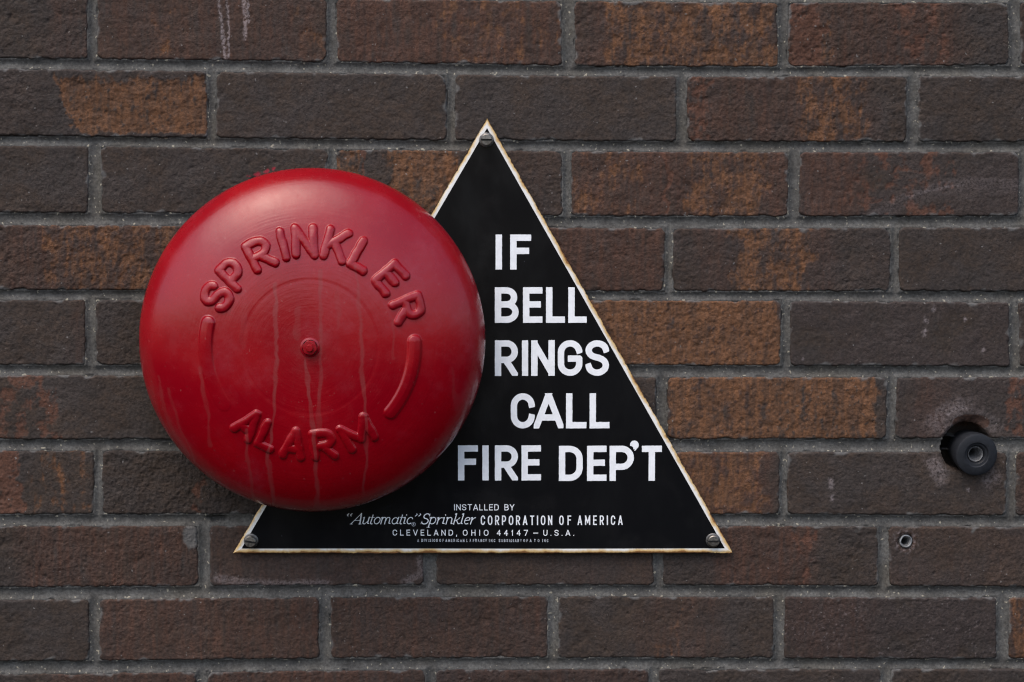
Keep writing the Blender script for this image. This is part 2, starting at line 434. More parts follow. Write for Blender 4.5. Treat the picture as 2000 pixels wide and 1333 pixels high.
def make_brick(row, k, quad):
    """quad: world (x, z) corners bl, br, tl, tr; one brick with worn arrises and a torn face"""
    lk = LOOK.get((row, k), D(tone=1.0))
    bl, br, tl, tr = [np.array(q) for q in quad]
    W = 0.5 * (np.linalg.norm(br - bl) + np.linalg.norm(tr - tl)); H = 0.5 * (np.linalg.norm(tl - bl) + np.linalg.norm(tr - br))
    nx = int(W / 0.00088) + 1; nz = int(H / 0.00088) + 1
    u, v = np.meshgrid(np.linspace(0, 1, nx), np.linspace(0, 1, nz))
    X = (bl[0] * (1 - u) + br[0] * u) * (1 - v) + (tl[0] * (1 - u) + tr[0] * u) * v
    Z = (bl[1] * (1 - u) + br[1] * u) * (1 - v) + (tl[1] * (1 - u) + tr[1] * u) * v
    seed = row * 31 + k * 7 + 3
    rng = np.random.default_rng(seed)
    px, py = to_px(X, Z)
    dx = np.minimum(u, 1 - u) * W; dz = np.minimum(v, 1 - v) * H
    rc = rng.uniform(0.003, 0.0065)
    d = np.where((dx < rc) & (dz < rc), rc - np.hypot(rc - dx, rc - dz), np.minimum(dx, dz))
    wob = fbm(X * 110, Z * 110, seed, 3, 0.6) * (0.0014 + .0010 * fbm(X * 14, Z * 14, seed + 3, 2)) + np.minimum(fbm(X * 38, Z * 38, seed + 5, 3, .6) + 0.22, 0) * 0.0042
    d = d + wob - 0.0002
    n7 = fbm(X * 150, Z * 150, seed + 11, 3, 0.6); n2 = fbm(X * 430, Z * 430, seed + 21, 2, 0.6)
    n40 = fbm(X * 24, Z * 24, seed + 31, 2)
    sk = fbm(X * 620, Z * 70, seed + 41, 2, 0.6)
    wx = px + fbm(X * 45, Z * 45, seed + 51, 3) * 26
    mott = 0.75 * fbm(X * 75, Z * 42, seed + 61, 4, 0.62) + 0.22 * fbm(X * 300, Z * 210, seed + 62, 2, 0.6) + 0.20 * fbm(X * 300, Z * 20, seed + 64, 2)
    def field(key, soft):
        m = np.zeros_like(X)
        for a, b, s in lk.get(key, ()):
            m = np.maximum(m, s * sstep(a - soft, a + soft, wx) * (1 - sstep(b - soft, b + soft, wx)))
        return m
    if lk.get("diag"):
        cut = sstep(-9, 9, px - (92 + (py - 140) * 0.47) + fbm(X * 60, Z * 60, seed + 71, 4, .65) * 34)
        f = (0.70 + .25 * sstep(330, 400, px)) * cut * sstep(-4, 4, 262 - py + fbm(X * 90, Z * 9, seed) * 9) * sstep(-16, 16, py - 152 + 24 * fbm(X * 70, Z * 12, seed + 2, 3))
    else:
        f = field("f", 14)
    pits = fbm(X * 170, Z * 130, seed + 65, 3, .65)
    flash = sstep(0.30, 0.64, f + 0.95 * mott) * (1 - 0.9 * sstep(0.28, 0.42, pits))
    flash *= 0.92 * sstep(0.02, 0.2, f)
    scab = fbm(X * 75, Z * 75, seed + 81, 4, 0.6)
    r_ = field("r", 7)
    rust = sstep(0.38, 0.62, r_ + 0.62 * scab + 0.5 * mott) * sstep(0.02, 0.2, r_) * 0.9 * (1 - 0.7 * sstep(0.2, 0.4, pits))
    warm = np.clip(field("w", 30) * (1.0 + 1.2 * mott + 0.8 * fbm(X * 260, Z * 12, seed + 91, 2)), 0, 1)
    purple = np.full_like(X, lk.get("purple", 0.12)) * sstep(-0.5, 0.2, n40 + 0.1)
    tone = np.full_like(X, lk.get("tone", 1.0)) * (1 + 0.22 * n40 + .10 * fbm(X * 60, Z * 60, seed + 35, 2))
    rough = lk.get("rough", 0.9); stk = lk.get("streak", 0.25)
    skin = np.clip(np.maximum(flash, rust), 0, 1)
    edge_n = fbm(X * 60, Z * 60, seed + 101, 3, 0.6)
    smear = sstep(0.25, 0.75, edge_n * 1.5 + 0.36 + .35 * fbm(X * 16, Z * 16, seed + 104, 2) - d / 0.0052) * 0.85
    pale = np.zeros_like(X); rp = np.zeros_like(X)
    jit = fbm(X * 300, Z * 300, seed + 111, 2) * 4
    if (row, k) == (0, 1):
        for pts, w in (([(424, -20), (432, 40), (440, 118)], 3.2), ([(442, -20), (447, 60), (446, 112)], 2.2), ([(475, -20), (479, 40), (478, 76)], 4.2), ([(484, -20), (485, 45)], 2.2)):
            pale = np.maximum(pale, 0.62 * (1 - sstep(w * 0.4, w * 1.3, poly_dist(px + jit, py, pts))))
    if lk.get("scuff"):
        arc1 = [(1700, 420), (1760, 385), (1830, 362), (1890, 352), (1990, 356)]
        arc2 = [(1770, 386), (1810, 374), (1860, 363), (1880, 362)]
        dd = poly_dist(px + jit, py + jit * .5, arc1)
        pale = np.maximum(pale, 0.09 * (1 - sstep(6, 34, dd)) * (py > np.interp(px, [a for a, b in arc1], [b for a, b in arc1]) - 6))
        pale = np.maximum(pale, 0.28 * (1 - sstep(1, 4, poly_dist(px + jit * .6, py, arc2))))
    if lk.get("redpaint"):
        for cxp, cyp, rr in ((503, 341, 7), (520, 335, 5), (534, 330, 4), (488, 345, 4)):
            rp = np.maximum(rp, 0.8 * (1 - sstep(rr * .3, rr, np.hypot((px - cxp) * .7, py - cyp) + jit)))
    if lk.get("spots"):
        for cxp, cyp, rr in ((1808, 625, 7), (1806, 650, 8), (1885, 623, 5), (1920, 686, 6), (1824, 603, 6), (1568, 700, 3)):
            pale = np.maximum(pale, 0.5 * (1 - sstep(rr * .2, rr, np.hypot(px - cxp, (py - cyp) * .7) + jit)))
    if lk.get("spots2"):
        for cxp, cyp, rr in ((1623, 945, 9), (1625, 972, 6), (1887, 957, 3), (1893, 957, 3)):
            pale = np.maximum(pale, 0.5 * (1 - sstep(rr * .2, rr, np.hypot(px - cxp, (py - cyp) * .6) + jit)))
    if lk.get("halo"):
        rr = np.hypot(px - 1892, py - 880); th = np.degrees(np.arctan2(880 - py, px - 1892))
        ang = np.where(th < 0, th + 360, th)
        lobe = np.zeros_like(X)
        for a0, wdt, r0, r1, s in ((212, 30, 62, 90, .42), (310, 22, 62, 85, .30), (120, 45, 58, 105, .28), (60, 40, 60, 85, .22)):
            lobe = np.maximum(lobe, s * (1 - sstep(wdt * .4, wdt, np.abs(ang - a0))) * sstep(r0 - 14, r0 + 4, rr + jit * 2) * (1 - sstep(r1 - 10, r1 + 6, rr + jit * 2)))
        pale = np.maximum(pale, lobe * (0.75 + 0.6 * n7))
        pale = np.maximum(pale, 0.45 * (1 - sstep(1, 5, np.abs(np.hypot(px - 1880, (py - 840)) - 42 + jit))) * ((py < 812) & (px < 1890)))
    if lk.get("halo2"):
        rr = np.hypot(px - 1769.5, py - 1057.5)
        pale = np.maximum(pale, 0.42 * sstep(0.05, 0.35, fbm(X * 350, Z * 350, seed + 7, 2) + 0.1) * (1 - sstep(15, 32, rr)))
        warm = np.maximum(warm, 0.55 * (1 - sstep(15, 26, rr)))
    if lk.get("patch"):
        smear = np.maximum(smear, 0.9 * (1 - sstep(.75, 1.05, np.hypot((px - 374) / 19, (py - 1046) / 28) + jit * .03)))
    if lk.get("efflo"):
        pale = np.maximum(pale, 0.30 * (1 - sstep(3, 12, poly_dist(px, py + jit, [(425, 1130), (500, 1141), (640, 1141)]))))
        pale = np.maximum(pale, 0.25 * (1 - sstep(3, 10, poly_dist(px + jit, py, [(820, 1090), (823, 1120), (790, 1138)]))))
    if lk.get("grains"):
        pale = np.maximum(pale, 0.30 * sstep(0.28, 0.5, fbm(X * 380, Z * 380, seed + 7, 2)) * sstep(-.1, .2, fbm(X * 30, Z * 30, seed + 8, 2)))
    h = rough * (n7 * 0.00085 * (0.45 + 0.9 * np.abs(n40) + 0.5 * skin) + n2 * 0.00042 + np.minimum(n7 + 0.25, 0) * 0.0012) + n40 * 0.00045 + sk * 0.00045 * stk
    big_ = fbm(X * 62, Z * 62, seed + 33, 3, .6)
    h += rough * (0.0009 * big_ * (0.4 + np.abs(n40)) + 0.0016 * np.minimum(big_ + 0.28, 0))
    h -= skin * 0.00045
    rr = 0.0016
    de = np.clip(d, 0, rr)
    h = h - (rr - np.sqrt(np.maximum(rr * rr - (rr - de) ** 2, 0))) - np.where(d < 0, np.minimum(-d * 4, 0.006), 0)
    h += rng.uniform(-0.0005, 0.0006)
    for (C, rad) in ((HOLE, HOLE_R), (PLUG, PLUG_R)):
        q = np.hypot(X - C.x, Z - C.z)
        if q.min() < rad * 1.6:
            qq = q + n7 * 0.0007
            if C is HOLE:   # spalled lip above the hole
                lip = (1 - sstep(0.0, 1.0, np.hypot((px - 1897) / 44, (py - 826) / 20)))
                h -= 0.0045 * lip * (1 + .4 * n7)
                warm = np.maximum(warm, 0.8 * (lip > 0.08)); pale = pale * (lip < 0.08)
            h = np.where(qq < rad, -0.034, h - 0.0016 * (1 - sstep(rad, rad + 0.003, qq)))
    cxm, czm = X.mean(), Z.mean()
    V = np.stack([X - cxm, -h, Z - czm], -1).reshape(-1, 3)
    idx = np.arange(nx * nz).reshape(nz, nx)
    Q = np.stack([idx[:-1, :-1], idx[:-1, 1:], idx[1:, 1:], idx[1:, :-1]], -1).reshape(-1, 4)
    # sides, running back into the bed
    loop = np.concatenate([idx[0, :], idx[1:, -1], idx[-1, -2::-1], idx[-2:0:-1, 0]])
    B = V[loop].copy(); B[:, 1] = 0.016
    nb = len(loop); o = len(V); ar = np.arange(nb); nxr = (ar + 1) % nb
    S = np.stack([o + ar, o + nxr, loop[nxr], loop], -1)
    V = np.concatenate([V, B]); Q = np.concatenate([Q, S])
    at_ = {}
    for n, a in (("flash", flash), ("rust", rust), ("warm", warm), ("purple", purple), ("tone", tone), ("smear", smear), ("pale", pale), ("redpaint", rp), ("grain", np.clip(0.35 + 0.65 * rough + 0.5 * n40, .3, 1.8))):
        a = a.ravel(); at_[n] = np.concatenate([a, a[loop]])
    me = mesh_np("brick", V, Q, True, at_)
    return link("brick", me, M_BRICK, wall, (cxm, 0, czm - Z0)), W, H

quads = []          # world rectangles of every brick in view, for the mortar field
plain = []
rows_world = []
for r in range(10):
    ends = [None] + J[r] + [None]
    first = J[r][0][0] - 446; last = J[r][-1][1] + 442
    spans = []
    xl = first
    for a, b in J[r]:
        spans.append((xl, a)); xl = b
    spans.append((xl, last))
    rng = np.random.default_rng(r)
    for k, (x0, x1) in enumerate(spans):
        s = rng.uniform(-1.2, 1.2, 2)
        def c(x, tab): p = at(x, edge(tab, r, x)); return (p.x, p.z)
        q = (c(x0 + s[0], LOW), c(x1 + s[1], LOW), c(x0 - s[0], TOP), c(x1 - s[1], TOP))
        o, W, H = make_brick(r, k, q)
        quads.append(q)
        if (r, k) in ((1, 1), (1, 2), (2, 1), (3, 4), (7, 2), (8, 1), (8, 3), (9, 1), (0, 2), (4, 3), (3, 0), (7, 0)):
            plain.append((o, W, H))
    zt = at(1000, edge(TOP, r, 1000)).z; zb = at(1000, edge(LOW, r, 1000)).z
    rows_world.append((zb, zt, spans[0], spans[-1], quads[-len(spans)][0][0], quads[-1][1][0]))

# the same wall carries on around the picture: whole bricks of the same kinds
rng = np.random.default_rng(77)
def extra_brick(x0, z0, x1, z1):
    src, W, H = plain[rng.integers(len(plain))]
    o = src.copy(); sc.collection.objects.link(o); o.parent = wall
    fl = rng.random() < 0.5
    o.location = ((x0 + x1) / 2, rng.uniform(-.0004, .0004), (z0 + z1) / 2 - Z0)
    o.rotation_euler = (0, math.pi if fl else 0, 0)
    o.scale = ((x1 - x0) / W, 1, (z1 - z0) / H)
PITCH_X, GAP = 0.2035, 0.0085
for zb, zt, s0, s1, xl, xr in rows_world:
    extra_brick(xl - PITCH_X, zb, xl - GAP, zt)
    extra_brick(xr + GAP, zb, xr + PITCH_X, zt)
PITCH_Z = (rows_world[0][1] - rows_world[9][1]) / 9.0
HB = PITCH_Z - 0.009
for n in range(1, 4):
    for base, sgn, i0 in ((rows_world[0], 1, 0), (rows_world[9], -1, 1)):
        zb = base[0] + sgn * n * PITCH_Z
        off = (0.5 * PITCH_X if n % 2 else 0.0) + rng.uniform(-.006, .006)
        x = rows_world[0 if sgn > 0 else 9][4] - PITCH_X + off
        while x < rows_world[0][5] + 0.12:
            extra_brick(x, zb, x + PITCH_X - GAP, zb + HB); x += PITCH_X

# mortar: tooled concave joints, as one sandy bed that only exists along the joints
FX0, FX1 = at(-40, 667).x, at(2040, 667).x
FZ0, FZ1 = at(1000, 1400).z, at(1000, -60).z
RES = 0.00095
gx = np.arange(FX0, FX1, RES); gz = np.arange(FZ0, FZ1, RES)
GX, GZ = np.meshgrid(gx, gz)
sd = np.full(GX.shape, 0.05)
for q in quads:
    (ax, az), (bx, bz), (cx_, cz_), (dx_, dz_) = q
    i0 = max(0, int((min(ax, cx_) - FX0 - 0.016) / RES)); i1 = min(len(gx), int((max(bx, dx_) - FX0 + 0.016) / RES))
    j0 = max(0, int((min(az, bz) - FZ0 - 0.016) / RES)); j1 = min(len(gz), int((max(cz_, dz_) - FZ0 + 0.016) / RES))
    if i1 <= i0 or j1 <= j0: continue
    x, z = GX[j0:j1, i0:i1], GZ[j0:j1, i0:i1]
    lo = az + (bz - az) * (x - ax) / (bx - ax); hi = cz_ + (dz_ - cz_) * (x - cx_) / (dx_ - cx_)
    le = ax + (cx_ - ax) * (z - az) / (cz_ - az); ri = bx + (dx_ - bx) * (z - bz) / (dz_ - bz)
    ddx = np.maximum(le - x, x - ri); ddz = np.maximum(lo - z, z - hi)
    s = np.where((ddx > 0) & (ddz > 0), np.hypot(ddx, ddz), np.maximum(ddx, ddz))
    sd[j0:j1, i0:i1] = np.minimum(sd[j0:j1, i0:i1], s)
d = np.clip(sd, 0, 0.05)
t = np.clip(d / 0.0046, 0, 1)
deep = 0.0011 + 0.0023 * (1 - (1 - t) ** 2)
deep += np.where(sd < 0, -sd * 0.55, 0)
deep += fbm(GX * 55, GZ * 55, 5, 3) * 0.0006 + fbm(GX * 420, GZ * 420, 6, 2) * 0.00028 + fbm(GX * 130, GZ * 130, 7, 2) * 0.0003
crk = sstep(0.10, 0.42, fbm(GX * 48, GZ * 48, 9, 4, .6)) * (1 - sstep(0.0, 0.0009, np.abs(sd - 0.0003)))
deep += crk * 0.0022
# one broken-out spot in the bed joint left of the sign
brk = 1 - sstep(0.5, 1.0, np.hypot((GX - at(423, 1014).x) / 0.010, (GZ - at(423, 1014).z) / 0.004) + fbm(GX * 160, GZ * 160, 12, 2) * .5)
deep += brk * 0.004
hole = np.hypot(GX - HOLE.x, GZ - HOLE.z) + fbm(GX * 150, GZ * 150, 19, 2) * .0007 < HOLE_R
plug = np.hypot(GX - PLUG.x, GZ - PLUG.z) < PLUG_R + 0.001
keep = (sd > -0.0050) & ~hole & ~plug
idx = np.arange(GX.size).reshape(GX.shape)
kq = keep[:-1, :-1] & keep[:-1, 1:] & keep[1:, 1:] & keep[1:, :-1]
Q = np.stack([idx[:-1, :-1][kq], idx[:-1, 1:][kq], idx[1:, 1:][kq], idx[1:, :-1][kq]], -1)
used, inv = np.unique(Q, return_inverse=True)
V = np.stack([GX.ravel()[used], deep.ravel()[used], GZ.ravel()[used] - Z0], -1)
link("mortar", mesh_np("mortar", V, inv.reshape(Q.shape), True, {"crack": np.clip(crk + brk * .6, 0, 1).ravel()[used]}), M_MORTAR, wall)

def frame_mesh(name, xi0, xi1, zi0, zi1, xo0, xo1, zo0, zo1, y):
    V = [(xo0, y, zo0), (xo1, y, zo0), (xo1, y, zo1), (xo0, y, zo1), (xi0, y, zi0), (xi1, y, zi0), (xi1, y, zi1), (xi0, y, zi1)]
    return mesh_py(name, [(a, b, c - Z0) for a, b, c in V], [(0, 1, 5, 4), (1, 2, 6, 5), (2, 3, 7, 6), (3, 0, 4, 7)])
BX0, BX1 = rows_world[0][4] - PITCH_X, rows_world[0][5] + PITCH_X
BZ0, BZ1 = rows_world[9][0] - 3 * PITCH_Z, rows_world[0][1] + 3 * PITCH_Z
link("mortar", frame_mesh("mortar_surround", gx[0] + .002, gx[-1] - .002, gz[0] + .002, gz[-1] - .002, BX0, BX1, BZ0, BZ1, 0.0046), M_MORTAR, wall)

def mat_far_wall():
    m = NT("brick_courses")
    br = m.n("ShaderNodeTexBrick")
    m.l(m.coord((1, 1, 1)), br.inputs["Vector"])
    g = m.n("ShaderNodeNewGeometry"); sp = m.n("ShaderNodeSeparateXYZ"); cb = m.n("ShaderNodeCombineXYZ")
    m.l(g.outputs["Position"], sp.inputs[0]); m.l(sp.outputs[0], cb.inputs[0]); m.l(sp.outputs[2], cb.inputs[1]); m.l(cb.outputs[0], br.inputs["Vector"])
    br.inputs["Color1"].default_value = (0.055, 0.042, 0.037, 1); br.inputs["Color2"].default_value = (0.10, 0.058, 0.036, 1)
    br.inputs["Mortar"].default_value = (0.115, 0.115, 0.115, 1)
    br.inputs["Scale"].default_value = 1.0; br.inputs["Mortar Size"].default_value = 0.0045
    br.inputs["Brick Width"].default_value = PITCH_X; br.inputs["Row Height"].default_value = PITCH_Z
    c = m.mix(1.0, br.outputs["Color"], m_rgb(m, m.ramp(m.noise(m.world(), 60, 5, .7), .3, .7, .7, 1.3)), 'MULTIPLY')
    return m.set(Base_Color=c, Roughness=0.9, Specular_IOR_Level=0.3)
link("far_courses", frame_mesh("far_courses", BX0 + .001, BX1 - .001, BZ0 + .001, BZ1 - .001, -3.2, 3.2, 0.0, 4.2, 0.003), mat_far_wall(), wall)
link("wall_core", mesh_py("wall_core", [(-3.2, .05, -Z0), (3.2, .05, -Z0), (3.2, .05, 4.2 - Z0), (-3.2, .05, 4.2 - Z0)], [(0, 1, 2, 3)]), M_DARK, wall)

# ------------------------------------------------------------------ lettering: strokes -> signed distance -> mesh
def arc(cx, cy, rx, ry, a0, a1, n=14):
    return [(cx + rx * math.cos(R(a0 + (a1 - a0) * i / n)), cy + ry * math.sin(R(a0 + (a1 - a0) * i / n))) for i in range(n + 1)]
STEM = [(0, 0), (0, 1)]
GL = {   # centre lines in a unit box (the box is the letter inset by half a stroke)
 'I': [[(.5, 0), (.5, 1)]],
 'F': [STEM, [(0, 1), (1, 1)], [(0, .54), (.86, .54)]],
 'E': [STEM, [(0, 1), (1, 1)], [(0, .52), (.88, .52)], [(0, 0), (1, 0)]],
 'L': [STEM, [(0, 0), (1, 0)]],
 'B': [STEM, [(0, 1), (.48, 1)] + arc(.48, .76, .44, .24, 90, -90)[1:] + [(0, .52)], [(0, .52), (.5, .52)] + arc(.5, .26, .5, .26, 90, -90)[1:] + [(0, 0)]],
 'R': [STEM, [(0, 1), (.52, 1)] + arc(.52, .72, .48, .28, 90, -90)[1:] + [(0, .44)], [(.50, .40), (1.02, -.06)]],
 'P': [STEM, [(0, 1), (.50, 1)] + arc(.50, .69, .5, .31, 90, -90)[1:] + [(0, .38)]],
 'N': [STEM, [(1, 0), (1, 1)], [(-.02, 1.02), (1.02, -.02)]],
 'G': [arc(.5, .70, .5, .30, 12, 180) + arc(.5, .30, .5, .30, 180, 360) + [(1, .48), (.55, .48)]],
 'S': [arc(.5, .765, .5, .235, 8, 250) + [(.62, .50)] + arc(.5, .25, .5, .25, 72, -170)],
 'C': [arc(.5, .68, .5, .32, 8, 180) + arc(.5, .32, .5, .32, 180, 352)],
 'A': [[(-.02, -.04), (.5, 1.06)], [(1.02, -.04), (.5, 1.06)], [(.2, .27), (.8, .27)]],
 'D': [STEM, [(0, 1), (.42, 1)] + arc(.42, .66, .58, .34, 90, 0)[1:] + arc(.42, .34, .58, .34, 0, -90) + [(0, 0)]],
 'T': [[(.5, 0), (.5, 1)], [(0, 1), (1, 1)]],
 'O': [arc(.5, .64, .5, .36, 0, 180) + arc(.5, .36, .5, .36, 180, 360) + [(1, .64)]],
 'Q0': [arc(.5, .5, .5, .5, 0, 360, 28)],
 'H': [STEM, [(1, 0), (1, 1)], [(0, .5), (1, .5)]],
 'U': [[(0, 1)] + arc(.5, .32, .5, .32, 180, 360) + [(1, 1)]],
 'V': [[(-.03, 1.05), (.5, -.05)], [(1.03, 1.05), (.5, -.05)]],
 'Y': [[(-.03, 1.05), (.5, .45)], [(1.03, 1.05), (.5, .45)], [(.5, .48), (.5, 0)]],
 'M': [STEM, [(1, 0), (1, 1)], [(-.02, 1.02), (.5, .22)], [(1.02, 1.02), (.5, .22)]],
 'K': [STEM, [(.05, .38), (1, 1.03)], [(.38, .58), (1.02, -.04)]],
 '4': [[(.72, 0), (.72, 1)], [(.72, 1), (0, .3), (1, .3)]],
 '1': [[(.6, 0), (.6, 1)], [(.6, 1), (.25, .76)]],
 '7': [[(0, 1), (1, 1)], [(1, 1), (.35, 0)]],
 ',': [[(.5, .02), (.2, -.22)]], '.': [[(.5, 0), (.5, .02)]], '-': [[(0, .45), (1, .45)]],
}
WID = {'I': .0, 'M': .78, 'L': .46, 'E': .5, 'F': .5, ',': .1, '.': .06, '1': .28, ' ': .42, '-': .7, 'T': .58, 'O': .66, 'C': .62, 'G': .64, 'N': .6, 'D': .6, 'A': .66, 'V': .64, 'Y': .62, 'H': .58}

def strokes_in(ch, x0, x1, y0, y1, w):
    """strokes of a letter fitted to the box x0..x1, y0..y1 (y up) for stroke width w"""
    out = []
    for pts in GL[ch]:
        out.append([(x0 + w / 2 + p[0] * (x1 - x0 - w), y0 + w / 2 + p[1] * (y1 - y0 - w)) for p in pts])
    return out

def stroke_sd(X, Y, pts, w, cap='square'):
    """signed distance to a stroke, flat ends"""
    d = np.full(X.shape, 1e9); n = len(pts) - 1
    for i in range(n):
        (ax, ay), (bx, by) = pts[i], pts[i + 1]
        L = math.hypot(bx - ax, by - ay)
        if L < 1e-12: continue
        ux, uy = (bx - ax) / L, (by - ay) / L
        s = (X - ax) * ux + (Y - ay) * uy; p = np.abs(-(X - ax) * uy + (Y - ay) * ux)
        ext = w / 2 if cap == 'square' else 0.0
        under = -s - (ext if i == 0 and cap != 'round' else 0); over = s - L - (ext if i == n - 1 and cap != 'round' else 0)
        rnd = np.hypot(np.maximum(np.maximum(-s, s - L), 0), p) - w / 2
        if cap != 'round' and (i == 0 or i == n - 1):
            box = np.maximum(p - w / 2, np.maximum(under, over))
            if i == 0 and i == n - 1: e = box
            elif i == 0: e = np.where(s > L, rnd, np.maximum(p - w / 2, under))
            else: e = np.where(s < 0, rnd, np.maximum(p - w / 2, over))
        else:
            e = rnd
        d = np.minimum(d, e)
    return d

def sd_mesh(name, sd_fn, x0, x1, z0, z1, res, surf, lift):
    """flat raised shape where sd_fn < 0 (marching squares with a small side wall)"""
    xs = np.arange(x0, x1 + res, res); zs = np.arange(z0, z1 + res, res)
    X, Z = np.meshgrid(xs, zs)
    S = sd_fn(X, Z)
    S = np.where(np.abs(S) < res * 1e-3, res * 1e-3, S)
    V = []; F = []; vid = {}
    def vert(key, x, z):
        if key not in vid:
            vid[key] = len(V); V.append((x, z))
        return vid[key]
    ins = S < 0
    edges = []
    nj, ni = S.shape
    for j in range(nj - 1):
        cnt = ins[j, :-1].astype(int) + ins[j, 1:] + ins[j + 1, 1:] + ins[j + 1, :-1]
        run = None
        for i in range(ni):
            full = i < ni - 1 and cnt[i] == 4
            if full:
                if run is None: run = i
            else:
                if run is not None:
                    F.append([vert((j, run), xs[run], zs[j]), vert((j, i), xs[i], zs[j]), vert((j + 1, i), xs[i], zs[j + 1]), vert((j + 1, run), xs[run], zs[j + 1])])
                    run = None
                if i < ni - 1 and cnt[i] > 0:
                    cs = [(j, i), (j, i + 1), (j + 1, i + 1), (j + 1, i)]
                    poly = []; cross = []
                    for a in range(4):
                        p, q = cs[a], cs[(a + 1) % 4]
                        sp, sq = S[p], S[q]
                        if sp < 0: poly.append(vert(p, xs[p[1]], zs[p[0]]))
                        if (sp < 0) != (sq < 0):
                            t = sp / (sp - sq)
                            k = ('e',) + (p + q if p < q else q + p)
                            vv = vert(k, xs[p[1]] + t * (xs[q[1]] - xs[p[1]]), zs[p[0]] + t * (zs[q[0]] - zs[p[0]]))
                            poly.append(vv); cross.append((vv, sp < 0))
                    if len(poly) >= 3:
                        F.append(poly)
                        if len(cross) == 2:
                            edges.append((cross[0][0], cross[1][0]) if cross[0][1] else (cross[1][0], cross[0][0]))
    if not V: return None
    A = np.array(V)
    Y = surf(A[:, 0], A[:, 1])
    P = [(A[i, 0], -(Y[i] + lift), A[i, 1]) for i in range(len(A))]
    n0 = len(P)
    low = {}
    for a, b in edges:
        for v in (a, b):
            if v not in low:
                low[v] = len(P); P.append((A[v, 0], -(Y[v] - 0.0001), A[v, 1]))
        F.append([b, a, low[a], low[b]])
    return mesh_py(name, P, F)

# ------------------------------------------------------------------ triangular sign
SD = 0.0068                     # face of the sign in front of the wall
ap, blc, brc = at(951.5, 231, SD), at(455, 1081.5, SD), at(1432, 1081, SD)
SC = Vector(((blc.x + brc.x) / 2, 0, blc.z))
sign = empty("warning_sign", SC, "black triangular enamel sign with rusty white border reading IF BELL RINGS CALL FIRE DEP'T", "sign")
TRI = [np.array((p.x - SC.x, p.z - SC.z)) for p in (ap, blc, brc)]
def inset_tri(T, w):
    out = []
    for i in range(3):
        p, a, b = T[i], T[i - 1], T[(i + 1) % 3]
        ua = (a - p) / np.linalg.norm(a - p); ub = (b - p) / np.linalg.norm(b - p)
        bis = (ua + ub) / np.linalg.norm(ua + ub)
        half = math.acos(np.clip(ua @ ub, -1, 1)) / 2
        out.append(p + bis * w / math.sin(half))
    return out
INN = inset_tri(TRI, 0.0043)
def swarp(x, z):
    """the sheet is not dead flat"""
    return SD + 0.0006 * np.sin(x * 9 + 1.0) * np.cos(z * 8) + 0.0004 * np.sin(x * 23 + z * 17)
# panel
N = 56; V = []; ids = {}; F = []
for i in range(N + 1):
    for j in range(N + 1 - i):
        a, b = i / N, j / N
        p = INN[0] * a + INN[1] * b + INN[2] * (1 - a - b)
        ids[i, j] = len(V); V.append((p[0], -float(swarp(p[0], p[1])), p[1]))
for i in range(N):
    for j in range(N - i):
        F.append((ids[i, j], ids[i + 1, j], ids[i, j + 1]))
        if i + j < N - 1: F.append((ids[i + 1, j], ids[i + 1, j + 1], ids[i, j + 1]))
me = mesh_py("panel", V, F, True)
import bmesh
def fix_normals(me, toward=(0, -1, 0)):
    bm = bmesh.new(); bm.from_mesh(me)
    s = sum((f.normal.dot(Vector(toward)) * f.calc_area() for f in bm.faces))
    if s < 0: bmesh.ops.reverse_faces(bm, faces=bm.faces)
    bm.to_mesh(me); bm.free()
    return me
link("panel", fix_normals(me), M_BLACK, sign)
# border with cut edge
V = []; Q = []; EA = []; LA = []
NL, NA = 260, 7
for s in range(3):
    o0, o1, i0, i1 = TRI[s], TRI[(s + 1) % 3], INN[s], INN[(s + 1) % 3]
    dirv = (o1 - o0) / np.linalg.norm(o1 - o0); out = np.array((dirv[1], -dirv[0]))
    cen = sum(TRI) / 3
    if out @ ((o0 + o1) / 2 - cen) < 0: out = -out
    start = len(V)
    for a in range(NL + 1):
        t = a / NL
        O = o0 + (o1 - o0) * t; I_ = i0 + (i1 - i0) * t
        nz_ = float(fbm(np.array([O[0] * 260]), np.array([O[1] * 260]), 4 + s, 3, .6)[0])
        taper = min(1, t * 30, (1 - t) * 30)
        O = O + out * nz_ * 0.00013 * taper
        for b in range(NA):
            e = b / (NA - 3) if b < NA - 2 else 1
            if b >= 2:
                e = (b - 2) / (NA - 3)
                p = O + (I_ - O) * e
                y = float(swarp(p[0], p[1])) - 0.0006 * (1 - min(1, e * 2.2)) ** 2
            else:
                p = O; e = 0.0
                y = SD - (0.0022 if b == 0 else 0.0008)
            V.append((p[0], -y, p[1])); EA.append(e); LA.append(1.0 if s == 1 else 0.25 if s == 2 else 0.0)
    for a in range(NL):
        for b in range(NA - 1):
            q = start + a * NA + b
            Q.append((q, q + 1, q + 1 + NA, q + NA))
link("border", fix_normals(mesh_np("border", V, Q, True, {"edge": EA, "low": LA})), M_BORDER, sign)
link("backing_sheet", fix_normals(mesh_py("backing_sheet", [(p[0], -(SD - 0.0021), p[1]) for p in TRI], [(0, 1, 2)]), (0, 1, 0)), M_DARK, sign)

